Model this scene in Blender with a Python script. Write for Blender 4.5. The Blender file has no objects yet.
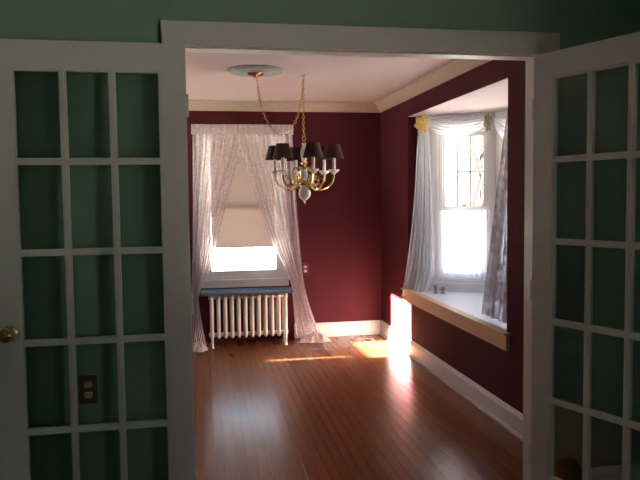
import bpy, bmesh, math, random
from mathutils import Vector, Matrix
random.seed(7)
S = bpy.context.scene
C = S.collection
PI = math.pi

# ------------------------------------------------------------------ materials
def new_mat(name):
    m = bpy.data.materials.new(name); m.use_nodes = True
    nt = m.node_tree; nt.nodes.clear()
    out = nt.nodes.new('ShaderNodeOutputMaterial')
    return m, nt, out

def N(nt, t, **kw):
    n = nt.nodes.new(t)
    for k, v in kw.items(): setattr(n, k, v)
    return n

def pbr(name, col, rough=.6, metal=0., var=.06, vscale=8., bump=0., bscale=60., coat=0., spec=.5, stretch=(1, 1, 1)):
    m, nt, out = new_mat(name)
    b = N(nt, 'ShaderNodeBsdfPrincipled')
    b.inputs['Roughness'].default_value = rough
    b.inputs['Metallic'].default_value = metal
    b.inputs['Coat Weight'].default_value = coat
    b.inputs['Specular IOR Level'].default_value = spec
    tc = N(nt, 'ShaderNodeTexCoord'); mp = N(nt, 'ShaderNodeMapping')
    mp.inputs['Scale'].default_value = stretch
    nt.links.new(tc.outputs['Object'], mp.inputs[0])
    no = N(nt, 'ShaderNodeTexNoise'); no.inputs['Scale'].default_value = vscale; no.inputs['Detail'].default_value = 4
    nt.links.new(mp.outputs[0], no.inputs['Vector'])
    mx = N(nt, 'ShaderNodeMix', data_type='RGBA')
    mx.inputs[6].default_value = tuple(c * (1 - var) for c in col) + (1,)
    mx.inputs[7].default_value = tuple(min(1, c * (1 + var)) for c in col) + (1,)
    nt.links.new(no.outputs['Fac'], mx.inputs[0]); nt.links.new(mx.outputs[2], b.inputs['Base Color'])
    if bump:
        n2 = N(nt, 'ShaderNodeTexNoise'); n2.inputs['Scale'].default_value = bscale; n2.inputs['Detail'].default_value = 3
        nt.links.new(mp.outputs[0], n2.inputs['Vector'])
        bp = N(nt, 'ShaderNodeBump'); bp.inputs['Strength'].default_value = bump; bp.inputs['Distance'].default_value = .003
        nt.links.new(n2.outputs['Fac'], bp.inputs['Height']); nt.links.new(bp.outputs[0], b.inputs['Normal'])
    nt.links.new(b.outputs[0], out.inputs[0])
    return m

def wood_floor():
    m, nt, out = new_mat('oak_floor')
    b = N(nt, 'ShaderNodeBsdfPrincipled')
    g = N(nt, 'ShaderNodeNewGeometry'); sp = N(nt, 'ShaderNodeSeparateXYZ'); cb = N(nt, 'ShaderNodeCombineXYZ')
    nt.links.new(g.outputs['Position'], sp.inputs[0])
    nt.links.new(sp.outputs['Y'], cb.inputs['X']); nt.links.new(sp.outputs['X'], cb.inputs['Y'])
    def mth(op, a, b_=None):
        n = N(nt, 'ShaderNodeMath', operation=op)
        for k, v in enumerate((a, b_)):
            if v is None: continue
            if isinstance(v, (int, float)): n.inputs[k].default_value = v
            else: nt.links.new(v, n.inputs[k])
        return n.outputs[0]
    PW, PL = .057, 1.25
    u = mth('DIVIDE', sp.outputs['X'], PW); row = mth('FLOOR', u); fu = mth('FRACT', u)
    wn = N(nt, 'ShaderNodeTexWhiteNoise', noise_dimensions='1D'); nt.links.new(row, wn.inputs['W'])
    v = mth('ADD', mth('DIVIDE', sp.outputs['Y'], PL), mth('MULTIPLY', wn.outputs['Value'], 7.3)); col = mth('FLOOR', v); fv = mth('FRACT', v)
    pid = N(nt, 'ShaderNodeTexWhiteNoise', noise_dimensions='2D'); pc = N(nt, 'ShaderNodeCombineXYZ')
    nt.links.new(row, pc.inputs[0]); nt.links.new(col, pc.inputs[1]); nt.links.new(pc.outputs[0], pid.inputs['Vector'])
    su = mth('LESS_THAN', mth('MINIMUM', fu, mth('SUBTRACT', 1., fu)), .016)
    sv = mth('LESS_THAN', mth('MINIMUM', fv, mth('SUBTRACT', 1., fv)), .0009)
    seam = mth('MAXIMUM', su, sv)
    pcol = N(nt, 'ShaderNodeMix', data_type='RGBA'); pcol.inputs[6].default_value = (.26, .098, .033, 1); pcol.inputs[7].default_value = (.32, .13, .046, 1)
    nt.links.new(pid.outputs['Value'], pcol.inputs[0])
    mp = N(nt, 'ShaderNodeMapping'); mp.inputs['Scale'].default_value = (3, 60, 1)
    nt.links.new(cb.outputs[0], mp.inputs[0])
    no = N(nt, 'ShaderNodeTexNoise'); no.inputs['Scale'].default_value = 1.5; no.inputs['Detail'].default_value = 6
    nt.links.new(mp.outputs[0], no.inputs['Vector'])
    mx = N(nt, 'ShaderNodeMix', data_type='RGBA', blend_type='MULTIPLY'); mx.inputs[0].default_value = .28
    rp = N(nt, 'ShaderNodeValToRGB'); rp.color_ramp.elements[0].position = .3; rp.color_ramp.elements[0].color = (.6, .55, .5, 1)
    rp.color_ramp.elements[1].position = .7; rp.color_ramp.elements[1].color = (1, 1, 1, 1)
    nt.links.new(no.outputs['Fac'], rp.inputs[0])
    nt.links.new(pcol.outputs[2], mx.inputs[6]); nt.links.new(rp.outputs[0], mx.inputs[7])
    ms = N(nt, 'ShaderNodeMix', data_type='RGBA'); ms.inputs[7].default_value = (.07, .022, .008, 1)
    nt.links.new(seam, ms.inputs[0]); nt.links.new(mx.outputs[2], ms.inputs[6])
    nt.links.new(ms.outputs[2], b.inputs['Base Color'])
    n3 = N(nt, 'ShaderNodeTexNoise'); n3.inputs['Scale'].default_value = 4; n3.inputs['Detail'].default_value = 4
    nt.links.new(g.outputs['Position'], n3.inputs['Vector'])
    mr = N(nt, 'ShaderNodeMapRange'); mr.inputs['To Min'].default_value = .16; mr.inputs['To Max'].default_value = .30
    nt.links.new(n3.outputs['Fac'], mr.inputs[0]); nt.links.new(mr.outputs[0], b.inputs['Roughness'])
    b.inputs['Specular IOR Level'].default_value = .5
    nt.links.new(b.outputs[0], out.inputs[0])
    return m

def thin_glass(name, tint=(.97, .98, .98), rough=.0):
    m, nt, out = new_mat(name)
    t = N(nt, 'ShaderNodeBsdfTransparent'); t.inputs[0].default_value = tint + (1,)
    g = N(nt, 'ShaderNodeBsdfGlossy'); g.inputs['Roughness'].default_value = rough
    f = N(nt, 'ShaderNodeFresnel'); f.inputs['IOR'].default_value = 1.45
    mx = N(nt, 'ShaderNodeMixShader')
    nt.links.new(f.outputs[0], mx.inputs[0]); nt.links.new(t.outputs[0], mx.inputs[1]); nt.links.new(g.outputs[0], mx.inputs[2])
    nt.links.new(mx.outputs[0], out.inputs[0])
    return m

def sheer(name, col, open_min, open_max, scale=22., trans=.5, kind='noise'):
    """woven net: threads (diffuse + translucent) with open gaps between motifs"""
    m, nt, out = new_mat(name)
    d = N(nt, 'ShaderNodeBsdfDiffuse'); d.inputs[0].default_value = col + (1,)
    tl = N(nt, 'ShaderNodeBsdfTranslucent'); tl.inputs[0].default_value = col + (1,)
    m1 = N(nt, 'ShaderNodeMixShader'); m1.inputs[0].default_value = trans
    nt.links.new(d.outputs[0], m1.inputs[1]); nt.links.new(tl.outputs[0], m1.inputs[2])
    tr = N(nt, 'ShaderNodeBsdfTransparent')
    tc = N(nt, 'ShaderNodeTexCoord')
    if kind == 'noise':
        tx = N(nt, 'ShaderNodeTexNoise'); tx.inputs['Detail'].default_value = 2
        o = tx.outputs['Fac']; lo, hi = .4, .6
    else:
        tx = N(nt, 'ShaderNodeTexVoronoi'); tx.inputs['Randomness'].default_value = .9
        o = tx.outputs['Distance']; lo, hi = .25, .55
    tx.inputs['Scale'].default_value = scale
    nt.links.new(tc.outputs['Object'], tx.inputs['Vector'])
    mr = N(nt, 'ShaderNodeMapRange'); mr.inputs['From Min'].default_value = lo; mr.inputs['From Max'].default_value = hi
    mr.inputs['To Min'].default_value = open_min; mr.inputs['To Max'].default_value = open_max
    nt.links.new(o, mr.inputs[0])
    mx = N(nt, 'ShaderNodeMixShader')
    nt.links.new(mr.outputs[0], mx.inputs[0]); nt.links.new(m1.outputs[0], mx.inputs[1]); nt.links.new(tr.outputs[0], mx.inputs[2])
    nt.links.new(mx.outputs[0], out.inputs[0])
    return m

def brickwork():
    m, nt, out = new_mat('house_brick')
    b = N(nt, 'ShaderNodeBsdfPrincipled'); b.inputs['Roughness'].default_value = .9
    tc = N(nt, 'ShaderNodeTexCoord'); sp = N(nt, 'ShaderNodeSeparateXYZ'); cb = N(nt, 'ShaderNodeCombineXYZ')
    nt.links.new(tc.outputs['Object'], sp.inputs[0])
    ad = N(nt, 'ShaderNodeMath', operation='ADD'); nt.links.new(sp.outputs['X'], ad.inputs[0]); nt.links.new(sp.outputs['Y'], ad.inputs[1])
    nt.links.new(ad.outputs[0], cb.inputs['X']); nt.links.new(sp.outputs['Z'], cb.inputs['Y'])
    br = N(nt, 'ShaderNodeTexBrick'); br.inputs['Scale'].default_value = 1
    br.inputs['Brick Width'].default_value = .22; br.inputs['Row Height'].default_value = .075; br.inputs['Mortar Size'].default_value = .008
    br.inputs['Color1'].default_value = (.42, .16, .12, 1); br.inputs['Color2'].default_value = (.5, .22, .17, 1); br.inputs['Mortar'].default_value = (.6, .56, .52, 1)
    nt.links.new(cb.outputs[0], br.inputs['Vector']); nt.links.new(br.outputs['Color'], b.inputs['Base Color'])
    nt.links.new(b.outputs[0], out.inputs[0])
    return m

M = dict(
    maroon=pbr('maroon_paint', (.088, .0135, .0225), .8, spec=.2, var=.08, vscale=3, bump=.05),
    green=pbr('green_paint', (.235, .39, .295), .7, var=.05, vscale=3, bump=.05),
    white=pbr('white_paint', (.72, .71, .68), .42, var=.03, vscale=5),
    trim=pbr('trim_paint', (.74, .735, .71), .4, var=.04, vscale=5),
    cream=pbr('cream_crown', (.52, .43, .33), .6, var=.18, vscale=35),
    ceiling=pbr('ceiling_paint', (.64, .54, .53), .8, var=.04, vscale=2.5, bump=.1),  # even pinkish off-white base colour
    floor=wood_floor(),
    sillwood=pbr('sill_wood', (.6, .42, .26), .45, var=.25, vscale=6, stretch=(1, 1, 14)),
    seat=pbr('seat_paint_sky_tint', (.72, .76, .82), .35, var=.03),  # bluish tint stands in for the sky reflected on the board
    slab=pbr('radiator_shelf_paint', (.13, .17, .2), .9, var=.06, spec=0),
    radiator=pbr('radiator_paint', (.88, .83, .74), .4, var=.05),
    brass=pbr('brass', (.72, .55, .26), .22, metal=1, var=.1),
    oldbrass=pbr('dark_brass', (.22, .17, .07), .4, metal=.7, var=.15),
    ivory=pbr('ivory_plastic', (.75, .68, .55), .4, var=.03),
    slot=pbr('dark_slot', (.02, .02, .02), .6),
    porcelain=pbr('white_porcelain', (.85, .83, .8), .2, var=.03),
    shadecloth=pbr('maroon_shade_fabric', (.045, .008, .01), .75, var=.15, vscale=60),
    plate=pbr('brown_plate', (.07, .02, .02), .5),
    plaster=pbr('grey_plaster', (.42, .46, .46), .7, var=.1, vscale=20),
    blind=None, gold=pbr('yellow_ribbon', (.7, .5, .16), .6, var=.15, vscale=40),
    taupe=pbr('taupe_ribbon', (.3, .24, .19), .7, var=.15, vscale=40),
    black=pbr('black_plastic', (.012, .012, .013), .5),
    bark=pbr('bark', (.05, .035, .033), .9, var=.25, vscale=12),
    ground=pbr('pale_ground', (.62, .6, .57), .95, var=.15, vscale=.8),
    brick=brickwork(),
    roof=pbr('roof_shingle', (.16, .15, .15), .9, var=.2, vscale=10),
    glass=thin_glass('window_glass'),
    doorglass=thin_glass('door_glass', (.93, .95, .94)),
    lace=sheer('pink_white_lace', (.80, .75, .77), .24, .40, 60),
    hem=sheer('gathered_lace_hem', (.85, .8, .8), .02, .15, 60),
    voile=sheer('white_voile', (.93, .94, .98), .10, .18, 60, .5),
    cafe=sheer('cafe_voile', (.78, .8, .86), .03, .10, 60, .5),
    nearlace=sheer('floral_lace_shaded', (.42, .36, .38), .0, .5, 15, .12, 'vor'),  # dark colour stands in for lace lit only from the room side
    blindm=sheer('roller_blind_cloth', (.56, .5, .46), 0, .0, 5, .3),
    grey=pbr('grey_glass_ornament', (.3, .32, .34), .3),
)

def matte(name, col):
    m, nt, out = new_mat(name)
    d = N(nt, 'ShaderNodeBsdfDiffuse'); no = N(nt, 'ShaderNodeTexNoise'); no.inputs['Scale'].default_value = 9
    mx = N(nt, 'ShaderNodeMix', data_type='RGBA'); mx.inputs[6].default_value = tuple(c * .9 for c in col) + (1,); mx.inputs[7].default_value = tuple(c * 1.1 for c in col) + (1,)
    nt.links.new(no.outputs['Fac'], mx.inputs[0]); nt.links.new(mx.outputs[2], d.inputs[0]); nt.links.new(d.outputs[0], out.inputs[0])
    return m
M['slab'] = matte('radiator_shelf_paint', (.10, .135, .17))

# ------------------------------------------------------------------ helpers
def link(name, bm, mat, parent=None, smooth=False, loc=(0, 0, 0), rotz=0):
    me = bpy.data.meshes.new(name)
    bmesh.ops.recalc_face_normals(bm, faces=bm.faces)
    if smooth:
        for f in bm.faces: f.smooth = True
    bm.to_mesh(me); bm.free()
    me.materials.append(M[mat])
    o = bpy.data.objects.new(name, me); C.objects.link(o)
    o.location = loc; o.rotation_euler = (0, 0, rotz)
    if parent: o.parent = parent
    if smooth:
        try: me.set_sharp_from_angle(angle=math.radians(40))
        except Exception: pass
    return o

def tag(o, label=None, cat=None, group=None, kind=None):
    if label: o['label'] = label
    if cat: o['category'] = cat
    if group: o['group'] = group
    if kind: o['kind'] = kind
    return o

def thing(name, label, cat, loc=(0, 0, 0), rotz=0, group=None, kind=None):
    o = bpy.data.objects.new(name, None); C.objects.link(o)
    o.empty_display_size = .1
    o.location = loc; o.rotation_euler = (0, 0, rotz)
    return tag(o, label, cat, group, kind)

def box(bm, x0, y0, z0, x1, y1, z1, bev=0):
    vs = [bm.verts.new(p) for p in ((x0, y0, z0), (x1, y0, z0), (x1, y1, z0), (x0, y1, z0), (x0, y0, z1), (x1, y0, z1), (x1, y1, z1), (x0, y1, z1))]
    fs = [bm.faces.new([vs[i] for i in q]) for q in ((0, 3, 2, 1), (4, 5, 6, 7), (0, 1, 5, 4), (1, 2, 6, 5), (2, 3, 7, 6), (3, 0, 4, 7))]
    if bev:
        es = {e for f in fs for e in f.edges}
        bmesh.ops.bevel(bm, geom=list(es), offset=bev, segments=2, affect='EDGES', profile=.5)

def boxes(*lst, bev=0):
    bm = bmesh.new()
    for b in lst: box(bm, *b, bev=bev)
    return bm

def tube(bm, pts, rad, seg=8, cap=True):
    pts = [Vector(p) for p in pts]
    n = len(pts)
    rads = rad if isinstance(rad, (list, tuple)) else [rad] * n
    rings = []; prev = None
    for i, p in enumerate(pts):
        t = (pts[min(i + 1, n - 1)] - pts[max(i - 1, 0)]).normalized()
        if prev is None:
            a = Vector((0, 0, 1)) if abs(t.z) < .9 else Vector((1, 0, 0))
            u = t.cross(a).normalized()
        else:
            u = (prev - t * prev.dot(t)).normalized()
        prev = u; v = t.cross(u)
        rings.append([bm.verts.new(p + (u * math.cos(2 * PI * k / seg) + v * math.sin(2 * PI * k / seg)) * rads[i]) for k in range(seg)])
    for a, b in zip(rings, rings[1:]):
        for k in range(seg):
            bm.faces.new((a[k], a[(k + 1) % seg], b[(k + 1) % seg], b[k]))
    if cap:
        bm.faces.new(rings[0][::-1]); bm.faces.new(rings[-1])

def lathe(bm, prof, cx=0, cy=0, seg=20, closed=False):
    """prof: list of (r, z)"""
    rings = []
    for r, z in prof:
        if r < 1e-5: rings.append([bm.verts.new((cx, cy, z))])
        else: rings.append([bm.verts.new((cx + r * math.cos(2 * PI * k / seg), cy + r * math.sin(2 * PI * k / seg), z)) for k in range(seg)])
    for a, b in zip(rings, rings[1:]):
        for k in range(seg):
            k2 = (k + 1) % seg
            if len(a) == 1 and len(b) == 1: continue
            if len(a) == 1: bm.faces.new((a[0], b[k], b[k2]))
            elif len(b) == 1: bm.faces.new((a[k], a[k2], b[0]))
            else: bm.faces.new((a[k], a[k2], b[k2], b[k]))

def prism(bm, poly, z0, z1):
    a = [bm.verts.new((x, y, z0)) for x, y in poly]; b = [bm.verts.new((x, y, z1)) for x, y in poly]
    bm.faces.new(a[::-1]); bm.faces.new(b)
    n = len(poly)
    for i in range(n): bm.faces.new((a[i], a[(i + 1) % n], b[(i + 1) % n], b[i]))

def extrude_profile(bm, prof, p0, p1, out):
    """prof: (d, z) polygon, d measured along 'out' from the line p0-p1"""
    p0 = Vector(p0 + (0,)); p1 = Vector(p1 + (0,)); o = Vector(out + (0,))
    A = [bm.verts.new(p0 + o * d + Vector((0, 0, z))) for d, z in prof]
    B = [bm.verts.new(p1 + o * d + Vector((0, 0, z))) for d, z in prof]
    n = len(prof)
    bm.faces.new(A); bm.faces.new(B[::-1])
    for i in range(n): bm.faces.new((A[i], A[(i + 1) % n], B[(i + 1) % n], B[i]))

def wall(name, p0, p1, thick, z0, z1, mat, holes=(), outer=None):
    """inner face runs p0 -> p1, thickness goes to the left of that direction; holes (u0,u1,z0,z1)"""
    d = Vector((p1[0] - p0[0], p1[1] - p0[1])); L = d.length
    us = sorted({0, L} | {h[0] for h in holes} | {h[1] for h in holes})
    zs = sorted({z0, z1} | {h[2] for h in holes} | {h[3] for h in holes})
    bm = bmesh.new()
    for a, b in zip(us, us[1:]):
        for c, e in zip(zs, zs[1:]):
            if any(h[0] - 1e-6 <= a and b <= h[1] + 1e-6 and h[2] - 1e-6 <= c and e <= h[3] + 1e-6 for h in holes): continue
            box(bm, a, 0, c, b, thick, e)
    bmesh.ops.remove_doubles(bm, verts=bm.verts, dist=1e-5)
    # drop the inner faces shared by neighbouring cells
    seen = {}
    for f in bm.faces:
        seen.setdefault(tuple(sorted(v.index for v in f.verts)), []).append(f)
    bm.verts.index_update(); seen = {}
    for f in bm.faces: seen.setdefault(tuple(sorted(v.index for v in f.verts)), []).append(f)
    bmesh.ops.delete(bm, geom=[f for fs in seen.values() if len(fs) > 1 for f in fs], context='FACES_ONLY')
    o = link(name, bm, mat, None, False, (p0[0], p0[1], 0), math.atan2(d.y, d.x))
    return o

def lerp(a, b, t): return a + (b - a) * t

def curtain(bm, rows, nu=60, nv=40, pleats=9, amp=.018, normal=(0, -1), seed=0, amp_fn=None):
    """rows: (t, (x,y,z) left, (x,y,z) right) from top t=0 to bottom t=1; cloth pleated along normal"""
    rnd = random.Random(seed)
    ph = [rnd.uniform(0, 2 * PI) for _ in range(4)]
    def at(t):
        for a, b in zip(rows, rows[1:]):
            if t <= b[0] + 1e-9:
                k = (t - a[0]) / (b[0] - a[0])
                return Vector(a[1]).lerp(Vector(b[1]), k), Vector(a[2]).lerp(Vector(b[2]), k)
        return Vector(rows[-1][1]), Vector(rows[-1][2])
    def sm(t):   # light smoothing of the edge curves
        d = .04
        l0, r0 = at(max(0, t - d)); l1, r1 = at(t); l2, r2 = at(min(1, t + d))
        return (l0 + l1 * 2 + l2) / 4, (r0 + r1 * 2 + r2) / 4
    nrm = Vector((normal[0], normal[1], 0)).normalized()
    g = []
    for j in range(nv + 1):
        t = j / nv
        L, R = sm(t)
        row = []
        for i in range(nu + 1):
            u = i / nu
            a = amp * (amp_fn(t) if amp_fn else 1)
            w = math.sin(2 * PI * pleats * u + ph[0] + .6 * math.sin(3 * t + ph[1])) + .45 * math.sin(2 * PI * pleats * 1.63 * u + ph[2] + t)
            uu = u + .012 * math.sin(2 * PI * pleats * u + ph[3])
            p = L.lerp(R, min(1, max(0, uu))) + nrm * (a * w)
            row.append(bm.verts.new(p))
        g.append(row)
    for j in range(nv):
        for i in range(nu):
            bm.faces.new((g[j][i], g[j][i + 1], g[j + 1][i + 1], g[j + 1][i]))

def swag(bm, p0, p1, sag_top, sag_bot, drop0, normal, depth=.05, folds=4, nu=36, nv=16):
    p0 = Vector(p0); p1 = Vector(p1); n = Vector((normal[0], normal[1], 0)).normalized()
    g = []
    for j in range(nv + 1):
        t = j / nv; row = []
        for i in range(nu + 1):
            u = i / nu; c = 4 * u * (1 - u)
            p = p0.lerp(p1, u)
            z = -lerp(0, drop0, t) - c * lerp(sag_top, sag_bot, t)
            off = n * (c ** .7 * depth * (.35 + .5 * t) + .012 * math.sin(2 * PI * folds * t) * (c + .2))
            row.append(bm.verts.new(p + Vector((0, 0, z)) + off))
        g.append(row)
    for j in range(nv):
        for i in range(nu):
            bm.faces.new((g[j][i], g[j][i + 1], g[j + 1][i + 1], g[j + 1][i]))

# ------------------------------------------------------------------ dimensions
ZC = 2.37                       # ceiling
YD0, YD1 = 2.86, 2.94           # wall with the doorway (living side, dining side)
XO0, XO1, ZO = -.052, 1.492, 2.045   # doorway opening
XR, XL, YB = 1.84, -1.6, 6.78   # dining room
LX0, LX1, LY0 = -2.3, 2.35, -1.6  # living room
BAY_Y0, BAY_Y1 = 3.87, 5.87
P1, P2, P3, P4 = (1.94, 5.80), (2.50, 5.495), (2.50, 4.245), (1.94, 3.94)   # bay, inner faces
ZS, ZBC = .58, 2.13             # window seat, bay ceiling

# ------------------------------------------------------------------ shell
fl = link('floor', boxes((LX0 - .2, LY0 - .2, -.12, LX1 + .2, YD0 + .04, 0), (XL - .15, YD0 + .04, -.12, XR + .1, YB + .15, 0)), 'floor')
tag(fl, 'glossy orange-brown narrow oak plank floor through both rooms', 'floor', kind='structure')
ce = link('ceiling', boxes((LX0 - .2, LY0 - .2, ZC, LX1 + .2, YD0 + .04, ZC + .12), (XL - .15, YD0 + .04, ZC, XR + .1, YB + .15, ZC + .12)), 'ceiling')
tag(ce, 'smooth pinkish white ceiling above the chandelier', 'ceiling', kind='structure')

# doorway wall: green sheet towards the living room, maroon sheet towards the dining room
w = wall('wall_doorway_green', (LX1, YD0), (LX0, YD0), -.04, 0, ZC, 'green', [(LX1 - XO1, LX1 - XO0, 0, ZO)])
tag(w, 'dark green painted wall around and above the wide doorway', 'wall', kind='structure')
w = wall('wall_doorway_maroon', (LX1, YD0 + .04), (LX0, YD0 + .04), -.04, 0, ZC, 'maroon', [(LX1 - XO1, LX1 - XO0, 0, ZO)])
tag(w, 'maroon dining side of the wall that holds the wide doorway', 'wall', kind='structure')
# dining room
WBX0, WBX1, WBZ0, WBZ1 = .055, .80, .62, 2.05
w = wall('wall_back', (XR, YB), (XL, YB), -.14, 0, ZC, 'maroon', [(XR - WBX1, XR - WBX0, WBZ0, WBZ1)])
tag(w, 'maroon back wall of the dining room behind the radiator', 'wall', kind='structure')
w = wall('wall_right', (XR, YD1), (XR, YB), -.10, 0, ZC, 'maroon', [(BAY_Y0 - YD1, BAY_Y1 - YD1, ZS - .04, ZBC)])
tag(w, 'maroon right wall of the dining room with the bay opening', 'wall', kind='structure')
SW0, SW1, SWZ0, SWZ1 = 5.74, 6.48, .70, 1.785
w = wall('wall_left', (XL, YB), (XL, YD1), -.14, 0, ZC, 'maroon', [(YB - SW1, YB - SW0, SWZ0, SWZ1)])
tag(w, 'maroon left wall of the dining room, hidden by the open door', 'wall', kind='structure')
# living room
LW0, LW1, LWZ0, LWZ1 = -.85, .05, .6, 1.85
w = wall('wall_living_right', (LX1, LY0), (LX1, YD0), -.14, 0, ZC, 'green', [(LW0 - LY0, LW1 - LY0, LWZ0, LWZ1)])
tag(w, 'green side wall of the near room with the added window', 'wall', kind='structure')
w = wall('wall_living_left', (LX0, YD0), (LX0, LY0), -.14, 0, ZC, 'green')
tag(w, 'green side wall of the near room, left of the glazed door', 'wall', kind='structure')
w = wall('wall_living_rear', (LX0, LY0), (LX1, LY0), -.14, 0, ZC, 'green')
tag(w, 'green wall of the near room facing the doorway', 'wall', kind='structure')

# bay
def seg_len(a, b): return math.hypot(b[0] - a[0], b[1] - a[1])
H1 = (.15, .585, .66, 2.0)      # hole in the far side wall, u from P1
L1 = seg_len(P1, P2)
w = wall('wall_bay_far', P1, P2, .10, ZS - .04, ZBC + .06, 'trim', [H1]); tag(w, 'white far side wall of the bay holding a sash window', 'wall', kind='structure')
L2 = seg_len(P2, P3)
w = wall('wall_bay_outer', P2, P3, .10, ZS - .04, ZBC + .06, 'trim', [(.22, L2 - .22, .66, 2.0)]); tag(w, 'white outer wall of the bay beyond the second ribbon knot', 'wall', kind='structure')
w = wall('wall_bay_near', P3, P4, .10, ZS - .04, ZBC + .06, 'trim', [(L1 - .585, L1 - .15, .66, 2.0)]); tag(w, 'white near side wall of the bay', 'wall', kind='structure')
bm = bmesh.new()
poly = [(XR + .10, BAY_Y1 - .001), (P1[0] + .0, P1[1] + .07), (P2[0] + .1, P2[1] + .06), (P3[0] + .1, P3[1] - .06), (P4[0], P4[1] - .07), (XR + .10, BAY_Y0 + .001)]
prism(bm, [(XR + .02, BAY_Y1 - .001)] + [(XR + .10, BAY_Y1 - .001), (P1[0] + .0, P1[1]), P2, P3, P4, (XR + .10, BAY_Y0 + .001), (XR + .02, BAY_Y0 + .001)], ZS - .04, ZS)
tag(link('window_seat', bm, 'seat'), 'white window seat board inside the bay, sky reflection put into its bluish colour', 'window seat', kind='structure')
bm = bmesh.new()
prism(bm, [(XR + .10, BAY_Y1), P1, P2, P3, P4, (XR + .10, BAY_Y0)], ZBC, ZBC + .06)
prism(bm, [(XR + .002, BAY_Y1), (XR + .10, BAY_Y1), (XR + .10, BAY_Y0), (XR + .002, BAY_Y0)], ZBC - .003, ZBC + .003)
tag(link('ceiling_bay', bm, 'ceiling'), 'pale lilac white ceiling of the bay above the swag', 'ceiling', kind='structure')
# thin jog boards between wall reveal and bay sides
bm = boxes((XR + .085, P1[1], ZS, XR + .10, BAY_Y1, ZBC), (XR + .085, BAY_Y0, ZS, XR + .10, P4[1], ZBC))
tag(link('trim_bay_corner', bm, 'maroon'), 'dark corner boards where the bay meets the maroon wall', 'trim', kind='structure')

# sill trim below the bay
bm = bmesh.new(); box(bm, XR - .03, BAY_Y0 - .05, .48, XR - .0005, BAY_Y1 + .08, .578, bev=.004)
box(bm, XR - .045, BAY_Y0 - .06, .575, XR + .02, BAY_Y1 + .09, .590, bev=.004)
tag(link('trim_bay_sill', bm, 'sillwood'), 'light brown bare wood sill board under the bay opening', 'trim', kind='structure')

# crown moulding
cp = [(0, ZC - .094), (.012, ZC - .094), (.02, ZC - .08), (.03, ZC - .07), (.06, ZC - .03), (.072, ZC - .018), (.085, ZC - .012), (.085, ZC - .0005), (0, ZC - .0005)]
for nm, a, b, o, lab in (('trim_crown_back', (XL + .001, YB - .0005), (XR - .001, YB - .0005), (0, -1), 'cream crown moulding along the top of the back wall'),
                         ('trim_crown_right', (XR - .0005, YD1 + .001), (XR - .0005, YB - .001), (-1, 0), 'cream crown moulding above the bay on the right wall'),
                         ('trim_crown_left', (XL + .0005, YD1 + .001), (XL + .0005, YB - .001), (1, 0), 'cream crown moulding on the left dining wall'),
                         ('trim_crown_front', (XL + .001, YD1 + .0005), (XR - .001, YD1 + .0005), (0, 1), 'cream crown moulding over the dining side of the doorway')):
    bm = bmesh.new(); extrude_profile(bm, cp, a, b, o); tag(link(nm, bm, 'cream'), lab, 'trim', kind='structure')
# baseboards
bp_ = [(0, .001), (.030, .001), (.030, .018), (.018, .026), (.018, .115), (.012, .128), (.006, .143), (0, .143)]
for nm, a, b, o, lab in (('baseboard_back_left', (XL + .02, YB - .0005), (-.02, YB - .0005), (0, -1), 'white baseboard on the back wall left of the radiator'),
                         ('baseboard_back', (.92, YB - .0005), (XR - .019, YB - .0005), (0, -1), 'white baseboard along the back wall beside the curtain'),
                         ('baseboard_right', (XR - .0005, YD1 + .001), (XR - .0005, YB - .001), (-1, 0), 'tall white baseboard on the right wall under the bay'),
                         ('baseboard_left', (XL + .0005, YD1 + .001), (XL + .0005, YB - .001), (1, 0), 'white baseboard on the left dining wall'),
                         ('baseboard_living', (LX0 + .001, YD0 - .0005), (XO0 - .105, YD0 - .0005), (0, -1), 'white baseboard behind the open left glazed door'),
                         ('baseboard_living_right', (XO1 + .105, YD0 - .0005), (LX1 - .001, YD0 - .0005), (0, -1), 'white baseboard behind the open right glazed door')):
    bm = bmesh.new(); extrude_profile(bm, bp_, a, b, o); tag(link(nm, bm, 'trim'), lab, 'baseboard', kind='structure')

# doorway casing and jamb lining
bm = bmesh.new()
t = .020
for y0, y1 in ((YD0 - t, YD0 - .0005), (YD1 + .0005, YD1 + t)):
    box(bm, XO0 - .080, y0, .001, XO0 + .0, y1, ZO, bev=.002)
    box(bm, XO1 - .0, y0, .001, XO1 + .098, y1, ZO, bev=.002)
    box(bm, XO0 - .084, y0 - (.004 if y0 < YD0 else 0), ZO, XO1 + .102, y1 + (.004 if y0 > YD0 else 0), ZO + .098, bev=.002)
tag(link('trim_doorway_casing', bm, 'white'), 'wide white flat casing framing the doorway', 'door casing', kind='structure')
jb = .006
bm = boxes((XO0 - .002, YD0, .001, XO0 + jb, YD1, ZO), (XO1 - jb, YD0, .001, XO1 + .002, YD1, ZO), (XO0 + jb, YD0, ZO - jb, XO1 - jb, YD1, ZO + .002))
tag(link('trim_doorway_jamb', bm, 'white'), 'white jamb lining inside the doorway, glowing pink at right', 'door jamb', kind='structure')

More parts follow.
